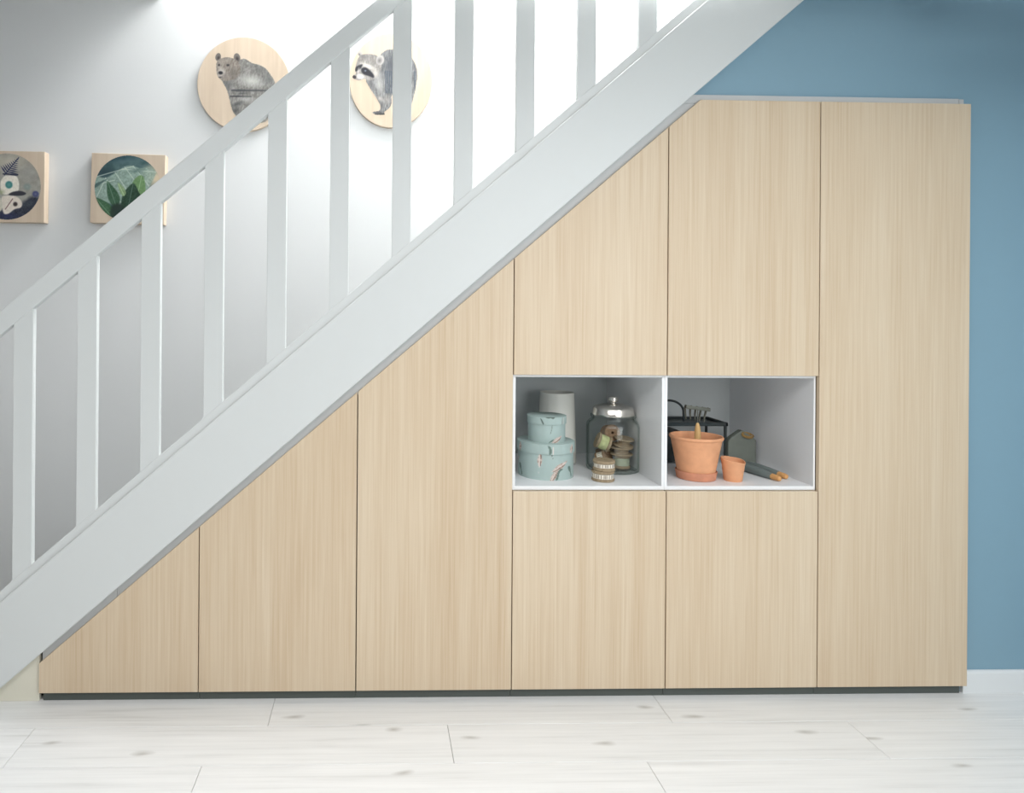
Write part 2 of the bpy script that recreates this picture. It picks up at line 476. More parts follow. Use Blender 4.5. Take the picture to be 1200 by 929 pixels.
# ------------------------------------------------------------------ cupboards
W = 0.6; DT = 0.019; CF = 0.0345; CB = 0.60
top = lambda x: 0.15143 + 0.86182 * x
xk = (zt - 0.15143) / 0.86182
zn1, zn0 = 1.2550, 0.8042
G = 0.0019
def inset(poly, d):
    out = []; n = len(poly)
    for i in range(n):
        p0, p1, p2 = (Vector(poly[i - 1]), Vector(poly[i]), Vector(poly[(i + 1) % n]))
        e1 = (p1 - p0).normalized(); e2 = (p2 - p1).normalized()
        n1 = Vector((-e1.y, e1.x)); n2 = Vector((-e2.y, e2.x))
        k = d / (1 + n1.dot(n2))
        out.append(p1 + (n1 + n2) * k)
    return [(v.x, v.y) for v in out]
def cupboard(label, door_poly, plinth, hinge_x):
    """door_poly counter-clockwise in (x,z)"""
    xs = [p[0] for p in door_poly]; zs = [p[1] for p in door_poly]
    r = thing('cupboard', ((min(xs) + max(xs)) / 2, 0.02, 0.0 if plinth else min(zs)), label, 'cupboard', 'oak cupboards built in under the stairs')
    outer = inset(door_poly, -0.0005); inner = inset(door_poly, 0.016)
    bm = bmesh.new(); n = len(outer)
    for i in range(n):
        j = (i + 1) % n
        add_prism(bm, [outer[i], outer[j], inner[j], inner[i]], CF, CB)
    add_prism(bm, inset(door_poly, 0.001), CB, CB + 0.008)
    obj('carcass', bm, OAKIN, r)
    cx = (min(xs) + max(xs)) / 2; cz = (min(zs) + max(zs)) / 2
    obj('door', prism(door_poly, 0.0, DT, 0.0012, 2), OAK, r, origin=(cx, 0.01, cz))
    if plinth:
        obj('plinth', box((min(xs) - G + 0.0006 + (0.008 if min(xs) < 0.1 else 0), 0.0215, 0.0005), (max(xs) + G - 0.0006 - (0.012 if max(xs) > 3.5 else 0), 0.037, zb - 0.001), 0.0008, 1), PLINTH, r)
    return r
def col(i): return i * W + G, (i + 1) * W - G
a, b = col(0); a = 0.0005
cupboard('lowest oak cupboard with sloping top, at the foot of the stairs', [(a, zb), (b, zb), (b, top(b)), (a, top(a))], True, b)
a, b = col(1); cupboard('sloping oak cupboard second from the left, knee to chest high', [(a, zb), (b, zb), (b, top(b)), (a, top(a))], True, b)
a, b = col(2); cupboard('tall sloping oak cupboard directly left of the open shelves', [(a, zb), (b, zb), (b, top(b)), (a, top(a))], True, b)
a, b = col(3)
cupboard('sloping oak upper cupboard above the shelf with the glass jar', [(a, zn1), (b, zn1), (b, top(b)), (a, top(a))], False, b)
cupboard('oak base cupboard below the shelf with the glass jar', [(a, zb), (b, zb), (b, zn0), (a, zn0)], True, b)
a, b = col(4)
cupboard('oak upper cupboard with one clipped corner above the terracotta pots', [(a, zn1), (b, zn1), (b, zt), (xk, zt), (a, top(a))], False, b)
cupboard('oak base cupboard below the shelf with the terracotta pots', [(a, zb), (b, zb), (b, zn0), (a, zn0)], True, b)
a, b = col(5); cupboard('full height oak cupboard on the right end beside the blue wall', [(a, zb), (3.6, zb), (3.6, zt), (a, zt)], True, b)

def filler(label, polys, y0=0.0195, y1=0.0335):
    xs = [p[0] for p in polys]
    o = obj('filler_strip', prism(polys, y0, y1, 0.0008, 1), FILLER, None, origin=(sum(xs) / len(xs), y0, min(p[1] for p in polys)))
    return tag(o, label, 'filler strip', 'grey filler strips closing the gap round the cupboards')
fl = lambda x: top(x) - 0.012; fh = lambda x: top(x) + 0.085
xj = 0.285
filler('short white filler strip in shade-grey colour between stringer and the lowest oak cupboard', [(0.004, fl(0.004)), (xj - 0.0006, fl(xj)), (xj - 0.0006, fh(xj)), (0.004, fh(0.004))])
XT = 2.516
filler('long white sloping filler strip in shade-grey colour between stringer and the oak doors', [(xj + 0.0006, fl(xj)), (XT, fl(XT)), (XT, 2.3185), (XT - 0.075, 2.3185), (xj + 0.0006, fh(xj))])
fz = zt - 0.008
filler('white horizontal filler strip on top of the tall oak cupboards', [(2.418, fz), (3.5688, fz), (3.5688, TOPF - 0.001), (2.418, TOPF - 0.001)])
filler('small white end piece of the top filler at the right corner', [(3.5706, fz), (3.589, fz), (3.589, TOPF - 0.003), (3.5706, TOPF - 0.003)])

# open shelf boxes
def shelf_box(label, x0, x1, il, ir):
    r = thing('open_shelf', ((x0 + x1) / 2, 0.019, zn0 + 0.0012), label, 'open shelf', 'white open shelves between the oak doors')
    z0, z1 = 0.8055, 1.2538; zf, zc = 0.8203, 1.2448; yb = 0.634
    obj('side_panel', box((x0, 0.019, z0), (il, yb, z1), 0.0007, 1), MELA, r)
    obj('side_panel', box((ir, 0.019, z0), (x1, yb, z1), 0.0007, 1), MELA, r)
    obj('bottom_panel', box((il, 0.0195, z0), (ir, yb, zf), 0.0007, 1), MELA, r)
    obj('top_panel', box((il, 0.0195, zc), (ir, yb, z1), 0.0007, 1), MELA, r)
    obj('back_panel', box((il, yb - 0.008, zf), (ir, yb, zc)), BACKM, r)
    return r
shelf_box('white open shelf box holding the hat boxes and glass jar', 1.8015, 2.3992, 1.8128, 2.3883)
shelf_box('white open shelf box holding the terracotta pots', 2.3998, 2.9995, 2.4102, 2.9927)
SH = 0.8203                                     # shelf surface

# ------------------------------------------------------------------ hat boxes (printed paper)
def printed_drum(name, c, r, z0, z1, painter, parent, nseg=200, nz=56, top_in=0.0, closed_top=False, rim=0.0):
    """outer wall of a drum with the print as a colour attribute; theta measured so that u=0 faces the front"""
    bm = bmesh.new(); rings = []
    for j in range(nz + 1):
        z = z0 + (z1 - z0) * j / nz
        rings.append([bm.verts.new((c[0] + r * math.sin(2 * math.pi * k / nseg), c[1] - r * math.cos(2 * math.pi * k / nseg), z)) for k in range(nseg)])
    for A_, B_ in zip(rings, rings[1:]):
        for k in range(nseg):
            l = (k + 1) % nseg
            bm.faces.new((A_[k], A_[l], B_[l], B_[k]))
    def cap(ring, z, rr):
        inner = [bm.verts.new((c[0] + rr * math.sin(2 * math.pi * k / nseg), c[1] - rr * math.cos(2 * math.pi * k / nseg), z)) for k in range(nseg)]
        for k in range(nseg):
            l = (k + 1) % nseg
            bm.faces.new((ring[k], ring[l], inner[l], inner[k]))
        return inner
    e = cap(rings[-1], z1 + 0.001, r - 0.0015); bm.faces.new(e)
    e = cap(rings[0], z0, r - 0.003); bm.faces.new(e[::-1])
    bm.verts.ensure_lookup_table(); bm.verts.index_update()
    P = np.array([v.co[:] for v in bm.verts])
    th = np.arctan2(P[:, 0] - c[0], -(P[:, 1] - c[1]))
    u = th * r; v = P[:, 2]
    p = painter(u, v, th)
    o = obj(name, bm, PRINT, parent, True)
    set_colors(o.data, p)
    return o

BASE = (165, 182, 178)
def flowers(u, v, items, seed):
    p = Paint(u, v, BASE)
    p.a[:] = 1
    n = fbm(u * 60, v * 25, seed)
    p.c += (n - 0.5)[:, None] * 8
    for it in items:
        k = it[0]
        if k == 'bud':                          # long closed bloom: x,y,len,width,angle
            _, x, y, L, w, ang = it
            a = math.radians(ang); ca, sa = math.cos(a), math.sin(a)
            def T(s, t): return (x + s * ca - t * sa, y + s * sa + t * ca)
            P = [T(-.5 * L, 0), T(-.3 * L, -.32 * w), T(0, -.5 * w), T(.25 * L, -.35 * w), T(.5 * L, .0), T(.22 * L, .3 * w), T(-.05 * L, .5 * w), T(-.32 * L, .3 * w)]
            m = p.poly(P, 0.0008)
            st_ = fbm((u * ca + v * sa) * 120, (-u * sa + v * ca) * 700, seed + 3)
            p.over(m, (206, 190, 180)); p.over(m * np.clip((st_ - 0.45) * 3, 0, 1), (150, 124, 112))
            p.over(m * p.seg(T(-.5 * L, -.1 * w), T(.35 * L, -.32 * w), 0.0012), (120, 96, 86))
            p.over(p.seg(T(-.5 * L, 0), T(.3 * L, .08 * w), 0.0008), (222, 212, 204))
        elif k == 'stem':
            _, pts, w, colr = it
            for q0, q1 in zip(pts, pts[1:]): p.over(p.seg(q0, q1, w), colr)
        elif k == 'leaf':
            _, pts, colr = it
            p.over(p.poly(pts, 0.0008), colr)
    return p.c
SAGE = (104, 122, 114)
def big_body(u, v, th):
    it = []
    for off in (0.0, -0.24, 0.24, 0.46):
        zc = SH
        it += [('bud', off - 0.052, zc + 0.082, 0.062, 0.019, 88), ('stem', [(off - 0.054, zc + 0.052), (off - 0.056, zc + 0.028)], 0.0008, (214, 206, 200)),
               ('bud', off + 0.006, zc + 0.020, 0.075, 0.020, 62), ('bud', off + 0.032, zc + 0.056, 0.082, 0.021, 30),
               ('leaf', [(off + 0.012, zc + 0.002), (off + 0.022, zc + 0.006), (off + 0.03, zc + 0.034), (off + 0.045, zc + 0.044), (off + 0.03, zc + 0.046), (off + 0.02, zc + 0.03)], SAGE),
               ('leaf', [(off + 0.072, zc + 0.05), (off + 0.08, zc + 0.054), (off + 0.09, zc + 0.048), (off + 0.094, zc + 0.03), (off + 0.102, zc + 0.012), (off + 0.094, zc + 0.008), (off + 0.09, zc + 0.024), (off + 0.078, zc + 0.036)], SAGE),
               ('stem', [(off + 0.0, zc + 0.088), (off - 0.004, zc + 0.1), (off - 0.002, zc + 0.11)], 0.0009, (110, 112, 104))]
    return flowers(u, v, it, 3)
def big_lid(u, v, th):
    it = []
    for off in (0.0, -0.25, 0.25, 0.48):
        z = SH + 0.105
        it += [('leaf', [(off - 0.022, z + 0.036), (off - 0.01, z + 0.03), (off - 0.006, z + 0.012), (off - 0.01, z), (off - 0.017, z + 0.001), (off - 0.016, z + 0.018)], SAGE),
               ('stem', [(off + 0.0, z), (off + 0.001, z + 0.03)], 0.0014, (216, 204, 194)),
               ('bud', off + 0.094, z + 0.018, 0.04, 0.022, 80)]
    return flowers(u, v, it, 5)
def small_body(u, v, th):
    it = []
    for off in (0.0, 0.2, -0.2):
        z = 0.966
        it += [('bud', off + 0.025, z + 0.012, 0.06, 0.018, 32), ('stem', [(off + 0.004, z + 0.074), (off + 0.001, z + 0.055), (off - 0.004, z + 0.036)], 0.0009, (110, 116, 106)),
               ('leaf', [(off - 0.012, z), (off, z + 0.004), (off + 0.012, z + 0.014), (off + 0.002, z + 0.012)], SAGE)]
    return flowers(u, v, it, 7)
def small_lid(u, v, th):
    it = []
    for off in (0.0, 0.2, -0.2):
        z = 0.966 + 0.076
        it += [('leaf', [(off - 0.046, z + 0.022), (off - 0.04, z + 0.02), (off - 0.031, z + 0.002), (off - 0.036, z)], (92, 104, 100)),
               ('leaf', [(off - 0.022, z + 0.027), (off - 0.012, z + 0.024), (off - 0.004, z + 0.026), (off + 0.006, z + 0.022), (off + 0.012, z + 0.03), (off - 0.02, z + 0.03)], (96, 108, 100)),
               ('stem', [(off + 0.05, z + 0.0), (off + 0.052, z + 0.026)], 0.001, (130, 110, 104)), ('stem', [(off + 0.058, z + 0.0), (off + 0.06, z + 0.024)], 0.0012, (214, 204, 196))]
    return flowers(u, v, it, 9)
BX, BY = 1.983, 0.213
hb = thing('hat_box', (BX, BY, SH), 'large round pale green hat box with tulip print, under the smaller one', 'box', 'round patterned hat boxes')
printed_drum('body', (BX, BY), 0.1125, SH, SH + 0.112, big_body, hb)
printed_drum('lid', (BX, BY), 0.1172, SH + 0.105, SH + 0.144, big_lid, hb, nz=24)
SX, SY, SZ = 1.984, 0.205, SH + 0.1455
hb2 = thing('hat_box', (SX, SY, SZ), 'small round pale green hat box standing on the larger one', 'box', 'round patterned hat boxes')
printed_drum('body', (SX, SY), 0.0758, SZ, SZ + 0.08, small_body, hb2)
printed_drum('lid', (SX, SY), 0.0800, SZ + 0.074, SZ + 0.104, small_lid, hb2, nz=20)

# tall white vessel behind
CX, CY = 2.094, 0.444
v = thing('ceramic_vase', (CX, CY, SH), 'tall off-white tapered vase standing behind the hat boxes', 'vase')
obj('body', lathe([(0, 0), (0.080, 0), (0.0865, 0.004), (0.0865, 0.03), (0.082, 0.16), (0.0765, 0.295), (0.0755, 0.316), (0.0735, 0.318), (0.0715, 0.314), (0.0735, 0.28), (0.078, 0.15), (0.08, 0.012), (0, 0.01)], 64, (CX, CY, SH)), CERAM, v, True)

# ------------------------------------------------------------------ glass jar with thread spools
JX, JY, JR = 2.2985, 0.297, 0.1115
jar = thing('glass_jar', (JX, JY, SH), 'round clear glass jar with domed metal lid, full of wooden thread spools', 'jar')
prof = [(0, 0), (0.098, 0), (0.108, 0.004), (JR, 0.014), (JR, 0.19), (0.109, 0.203), (0.101, 0.212), (0.093, 0.217), (0.090, 0.222), (0.091, 0.228), (0.094, 0.231), (0.094, 0.238), (0.088, 0.241),
        (0.084, 0.238), (0.084, 0.224), (0.088, 0.214), (0.100, 0.204), (0.1065, 0.19), (0.1065, 0.02), (0.100, 0.011), (0, 0.010)]
obj('glass_body', lathe(prof, 72, (JX, JY, SH)), GLASS, jar, True)
lid = obj('lid', lathe([(0.0835, 0.238), (0.0875, 0.2375), (0.089, 0.241), (0.0875, 0.246), (0.0845, 0.266), (0.081, 0.2715), (0.072, 0.2765), (0.045, 0.284), (0.021, 0.2875), (0, 0.288), (0, 0.2855), (0.045, 0.281), (0.075, 0.270), (0.0805, 0.266), (0.0835, 0.25)], 72, (JX, JY, SH)), STEEL, jar, True)
obj('knob', lathe([(0, 0.287), (0.011, 0.287), (0.011, 0.291), (0.019, 0.295), (0.021, 0.300), (0.021, 0.310), (0.018, 0.315), (0.010, 0.317), (0, 0.3175)], 40, (JX, JY, SH)), STEEL, lid, True)

def tape_mesh(r, z0, z1):
    """ribbon with printed measure marks"""
    n = 96; bm = bmesh.new(); rows_ = []
    zs = [z0, z0 + (z1 - z0) * .18, z0 + (z1 - z0) * .82, z1]
    for z in zs: rows_.append([bm.verts.new((r * math.cos(2 * math.pi * k / n), r * math.sin(2 * math.pi * k / n), z)) for k in range(n)])
    for A_, B_ in zip(rows_, rows_[1:]):
        for k in range(n):
            l = (k + 1) % n; bm.faces.new((A_[k], A_[l], B_[l], B_[k]))
    me = bpy.data.meshes.new('ribbon'); bm.to_mesh(me); bm.free()
    c = np.tile(np.array((226, 218, 204.0)), (4 * n, 1))
    for j in (1, 2):
        for k in range(n):
            if k % 4 == 0 or k % 12 == 6: c[j * n + k] = (104, 90, 76)
    set_colors(me, c); me.materials.append(PRINT)
    me.polygons.foreach_set('use_smooth', [True] * len(me.polygons))
    return me
def spool(label, loc, rot, R, H, wood, band, band_mat=None, group='wooden spools in the glass jar', waist=0.78, fl=None):
    """axis along local z, base at loc before rotation about the spool's middle"""
    r = thing('thread_spool', loc, label, 'spool', group)
    f = fl or H * 0.20; h = 0.006
    p = [(h, 0), (R - 0.002, 0), (R, 0.002), (R, f - 0.002), (R - 0.002, f), (R * waist, f + 0.001), (R * waist, H - f - 0.001), (R - 0.002, H - f), (R, H - f + 0.002), (R, H - 0.002), (R - 0.002, H), (h, H)]
    r.rotation_euler = rot
    bm = lathe(p, 40, (0, 0, 0), closed=True)
    bmesh.ops.recalc_face_normals(bm, faces=bm.faces)
    me = bpy.data.meshes.new('wooden_body'); bm.to_mesh(me); bm.free()
    link('wooden_body', me, wood, r, True)
    if band == 'tape':
        me = tape_mesh(R * 0.93, f + 0.001, H - f - 0.001)
        link('ribbon', me, None, r)
    elif band == 'thread':
        bm = lathe([(R * waist, f), (R * 0.90, f + 0.001), (R * 0.93, H / 2), (R * 0.90, H - f - 0.001), (R * waist, H - f)], 40)
        bmesh.ops.recalc_face_normals(bm, faces=bm.faces)
        me = bpy.data.meshes.new('thread'); bm.to_mesh(me); bm.free()
        link('thread', me, band_mat, r, True)
    return r
SGRP = 'wooden spools wound with measuring ribbon before the jar'
spool('lower wooden spool with measuring ribbon standing on shelf before the jar', (2.190, 0.1115, SH + 0.0002), (0, 0, 0.3), 0.0445, 0.0415, SPOOLW, 'tape', None, SGRP, fl=0.0105)
spool('upper wooden spool with measuring ribbon stacked before the jar', (2.1945, 0.1125, SH + 0.0420), (0, 0, 1.1), 0.0435, 0.0415, SPOOLW, 'tape', None, SGRP, fl=0.0125)
B0 = SH + 0.0105
spool('sage spool on the jar floor, bottom of the right-hand stack', (JX + 0.035, JY - 0.012, B0), (0, 0, 0), 0.034, 0.056, SPOOLW, 'thread', THREADS)
spool('wide pale wooden spool in the middle of the jar stack', (JX + 0.033, JY - 0.013, B0 + 0.0565), (0, 0, 0.2), 0.047, 0.034, SPOOLW, 'none', None, waist=0.62)
spool('tilted pale wooden spool topping the right-hand stack in the jar', (JX + 0.039, JY - 0.014, B0 + 0.0945), (math.radians(7), math.radians(5), 0), 0.042, 0.036, SPOOLW, 'none', None, waist=0.6)
spool('lime green thread spool lying tilted at upper left in the jar', (JX - 0.080, JY - 0.024, B0 + 0.124), (0, math.radians(112), math.radians(-8)), 0.034, 0.058, SPOOLW, 'thread', THREADG)
spool('dark brown spool lying on top at the back of the jar', (JX - 0.004, JY + 0.055, B0 + 0.137), (math.radians(78), 0, math.radians(8)), 0.036, 0.046, SPOOLD, 'thread', SPOOLD)
spool('spool with measuring ribbon tilted low against the left of the jar', (JX - 0.076, JY - 0.022, B0 + 0.033), (0, math.radians(68), math.radians(-25)), 0.033, 0.04, SPOOLD, 'tape', None)
spool('dark wooden spool at the back on the jar floor', (JX - 0.018, JY + 0.054, B0 + 0.0), (0, 0, 0), 0.038, 0.062, SPOOLD, 'thread', SPOOLD)
spool('pale wooden spool standing between back spools in the jar', (JX - 0.008, JY + 0.055, B0 + 0.0625), (0, 0, 0), 0.036, 0.035, SPOOLW, 'none', None, waist=0.6)

# ------------------------------------------------------------------ right shelf
PX, PY = 2.590, 0.150
pot = thing('flower_pot', (PX, PY, SH + 0.006), 'large terracotta flower pot standing in its saucer', 'flower pot', 'terracotta flower pots')
obj('pot_body', lathe([(0, 0.0), (0.066, 0.0), (0.069, 0.003), (0.074, 0.03), (0.0895, 0.115), (0.0905, 0.118), (0.0905, 0.121), (0.0925, 0.128), (0.0965, 0.150), (0.0975, 0.155), (0.1015, 0.158), (0.1035, 0.162), (0.1035, 0.166), (0.1005, 0.170), (0.0965, 0.170), (0.0935, 0.166), (0.091, 0.155), (0.084, 0.115), (0.068, 0.03), (0.062, 0.010), (0, 0.009)], 72, (PX, PY, SH + 0.006)), TERRA, pot, True)
sau = thing('pot_saucer', (PX, PY, SH), 'shallow terracotta saucer beneath the large flower pot', 'saucer')
obj('saucer_body', lathe([(0, 0), (0.070, 0), (0.0745, 0.002), (0.0795, 0.030), (0.0800, 0.033), (0.0780, 0.034), (0.0770, 0.032), (0.0705, 0.006), (0, 0.0055)], 72, (PX, PY, SH)), TERRAD, sau, True)

QX, QY = 2.7225, 0.110
bm = lathe([(0, 0), (0.033, 0), (0.0345, 0.002), (0.0375, 0.026), (0.0405, 0.048), (0.043, 0.066), (0.0455, 0.078), (0.0465, 0.083), (0.0450, 0.0855), (0.0425, 0.084), (0.040, 0.066), (0.0345, 0.026), (0.031, 0.008), (0, 0.007)], 64, (QX, QY, SH))
for vv in bm.verts:                             # hand-thrown: wavy, lopsided rim
    k = max(0, (vv.co.z - SH) / 0.085)
    th = math.atan2(vv.co.y - QY, vv.co.x - QX)
    vv.co.z += k ** 2 * (-0.0055 * math.cos(th) + 0.0045 * math.sin(th) + 0.0012 * math.sin(3 * th + 1.0) + 0.001 * math.sin(2 * th))
    s = 1 + k ** 2 * 0.03 * math.sin(2 * th + 0.5)
    vv.co.x = QX + (vv.co.x - QX) * s; vv.co.y = QY + (vv.co.y - QY) * s
sp = thing('flower_pot', (QX, QY, SH), 'tiny wobbly terracotta pot standing right of the big one', 'flower pot', 'terracotta flower pots')
obj('pot_body', bm, TERRA, sp, True)

# hand rake standing in the pot
FX, FY = 2.6035, 0.165
fk = thing('hand_rake', (FX, FY, SH + 0.0155), 'small five-tined hand rake standing handle down in the large pot', 'garden tool')
obj('handle', lathe([(0, 0.0), (0.008, 0.001), (0.012, 0.012), (0.0125, 0.09), (0.0125, 0.165), (0.0115, 0.180), (0.009, 0.195), (0.0055, 0.206), (0.004, 0.209), (0, 0.2095)], 24, (FX, FY, SH + 0.0155)), HANDLEW, fk, True)
bm = tube([(FX, FY, SH + 0.2235), (FX + 0.0005, FY + 0.001, SH + 0.255), (FX + 0.001, FY + 0.002, SH + 0.286)], 0.0024, 10)
obj('neck', bm, GREYMETAL, fk, True)
zt0, zt1 = 1.1140, 1.1020
def barz(t): return zt0 + (zt1 - zt0) * t
bm = prism([(FX - 0.048, zt0 + 0.004), (FX - 0.048, zt0 - 0.011), (FX + 0.053, zt1 - 0.011), (FX + 0.053, zt1 + 0.004)], FY - 0.002, FY + 0.003, 0.0012, 2)
obj('head_bar', bm, GREYMETAL, fk, True)
for k in range(5):
    t = k / 4; x = FX - 0.045 + 0.095 * t; z = barz(t)
    xe = FX - 0.034 + 0.076 * t
    pts = [(x, FY, z - 0.002), (x, FY + 0.012, z + 0.001), (x + (xe - x) * .3, FY + 0.026, z - 0.012), (x + (xe - x) * .7, FY + 0.031, z - 0.036), (xe, FY + 0.030, z - 0.058)]
    obj('tine', tube(pts, [0.0046, 0.0046, 0.0044, 0.004, 0.0024], 8), GREYMETAL, fk, True)

# dark metal caddy at the back
MX, MY = 2.64, 0.49
cd = thing('metal_caddy', (MX, MY, SH), 'dark metal caddy with arched handle in the back corner of the shelf', 'caddy')
bm = bmesh.new()
x0, x1, y0, y1 = 2.45, 2.852, 0.40, 0.57; zr = 0.992
for (p, q) in (((x0, y0), (x1, y0)), ((x1, y0), (x1, y1)), ((x1, y1), (x0, y1)), ((x0, y1), (x0, y0))):
    add_box(bm, (min(p[0], q[0]) - 0.006, min(p[1], q[1]) - 0.006, zr), (max(p[0], q[0]) + 0.006, max(p[1], q[1]) + 0.006, zr + 0.017), 0.002, 1)
add_box(bm, (x0, y0, zr + 0.002), (x1, y1, zr + 0.006))
obj('tray_top', bm, DARKMETAL, cd)
for lx in (x0, x1 - 0.004):
    for ly in (y0, y1):
        obj('leg', box((lx - 0.005, ly - 0.005, SH), (lx + 0.005, ly + 0.005, zr + 0.001), 0.001, 1), DARKMETAL, cd)
bm = box((x0 + 0.008, y0 + 0.005, SH + 0.012), (2.668, y1 - 0.008, 0.962), 0.004)
obj('bin', bm, DARKMETAL, cd)
pts = []
hx, hr = 2.622, 0.068
for k in range(25):
    a = math.pi * k / 24
    pts.append((hx + hr * math.cos(a), 0.47, 1.045 + 0.053 * math.sin(a)))
pts = [(hx + hr + 0.001, 0.47, zr + 0.01)] + pts + [(hx - hr - 0.001, 0.47, zr + 0.01)]
obj('handle', tube(pts, 0.0052, 10), DARKMETAL, cd, True)

# slate board with twine
SLX = 2.911; SY0 = 0.372
sl = thing('slate_board', (SLX, SY0, SH), 'grey tag-shaped board with clipped corners and a twine loop, by the shelf wall', 'board')
hw = 0.064
tagp = [(SLX - hw, SH), (SLX + hw, SH), (SLX + hw, SH + 0.112), (SLX + 0.046, SH + 0.128), (SLX + 0.010, SH + 0.155), (SLX - 0.004, SH + 0.158), (SLX - 0.052, SH + 0.124), (SLX - hw, SH + 0.108)]
bm = prism(tagp, SY0, SY0 + 0.034, 0.005, 2)
obj('board_body', bm, SLATE, sl)
pts = []
for k in range(33):
    a = 2 * math.pi * k / 32
    pts.append((SLX + 0.022 + 0.026 * math.cos(a), SY0 - 0.006 + 0.012 * math.sin(a) * 0.5 + 0.003, SH + 0.137 + 0.008 * math.sin(a) - 0.004 * math.cos(a)))
bm = tube(pts, 0.0028, 6)
for dz in (0.003, -0.004):
    add_tube(bm, [(p[0] * 0.92 + 0.08 * SLX, p[1], p[2] + dz) for p in pts[3:30]], 0.0024, 6)
obj('twine_loop', bm, TWINE, sl, True)

# two tools lying on the shelf
def lying_tool(label, tip, end, rt, rh, shaft):
    tip, end = Vector(tip), Vector(end); d = (end - tip); L = d.length; d.normalize()
    r = thing('garden_tool', (tip.x, tip.y, SH), label, 'garden tool', 'grey handled garden tools lying on the shelf')
    def P(s): return tip + d * s
    ct = [0.0, 0.002, 0.010, 0.022, 0.040]
    cr = [rt * .55, rt * .8, rt * .93, rt, rt * 1.04]
    obj('wooden_tip', tube([P(s) for s in ct], cr, 20), CORKW, r, True)
    hs = [0.0402, 0.042, 0.09, 0.15, L * .88, L]
    hr_ = [rt * 1.06, rt * 1.10, (rt + rh) * .57, rh * 1.05, rh, rh * .7]
    obj('handle', tube([P(s) for s in hs], hr_, 20), GREYH, r, True)
    obj('shaft', tube([P(L - 0.002), P(L + shaft * .5), P(L + shaft)], [0.0045, 0.004, 0.004], 10), DARKMETAL, r, True)
    return r
lying_tool('grey handled tool with wooden tip, the nearer of the two lying', (2.900, 0.082, SH + 0.0125), (2.852, 0.315, SH + 0.0185), 0.0115, 0.0175, 0.05)
lying_tool('grey handled tool with wooden tip lying nearest the right shelf wall', (2.951, 0.118, SH + 0.0125), (2.905, 0.325, SH + 0.0175), 0.0115, 0.0165, 0.03)

# ------------------------------------------------------------------ pictures on the back wall
def disc_grid(n=150):
    g = np.linspace(-1, 1, n)
    X, Y = np.meshgrid(g, g); X, Y = X.ravel(), Y.ravel()
    return X, Y, n
def print_mesh(name, cx, cz, y, sx, sz, paint_fn, parent, full=False, rot=0.0, n=210, rad=0.985):
    """thin printed layer; only where there is ink (or the whole disc)"""
    X, Y, n = disc_grid(n)
    p = paint_fn(X, Y)
    col, alpha = p.c, p.a
    R2 = X * X + Y * Y
    keep = (R2 <= rad * rad)
    if not full: keep &= alpha > 0.25
    idx = -np.ones(n * n, int); vs = []; fs = []
    k4 = keep.reshape(n, n)
    used = np.zeros((n, n), bool)
    quads = []
    for j in range(n - 1):
        for i in range(n - 1):
            if k4[j, i] and k4[j, i + 1] and k4[j + 1, i] and k4[j + 1, i + 1]:
                quads.append((j * n + i, j * n + i + 1, (j + 1) * n + i + 1, (j + 1) * n + i))
    used = sorted({q for f in quads for q in f})
    mp = {q: i for i, q in enumerate(used)}
    c, s = math.cos(rot), math.sin(rot)
    base = world_loc(parent)
    for q in used:
        x, z = X[q] * sx, Y[q] * sz
        vs.append((cx + x * c - z * s - base.x, y - base.y, cz + x * s + z * c - base.z))
    me = bpy.data.meshes.new(name)
    me.from_pydata(vs, [], [tuple(mp[v_] for v_ in f) for f in quads])
    set_colors(me, col[used])
    return link(name, me, PRINT, parent, True)

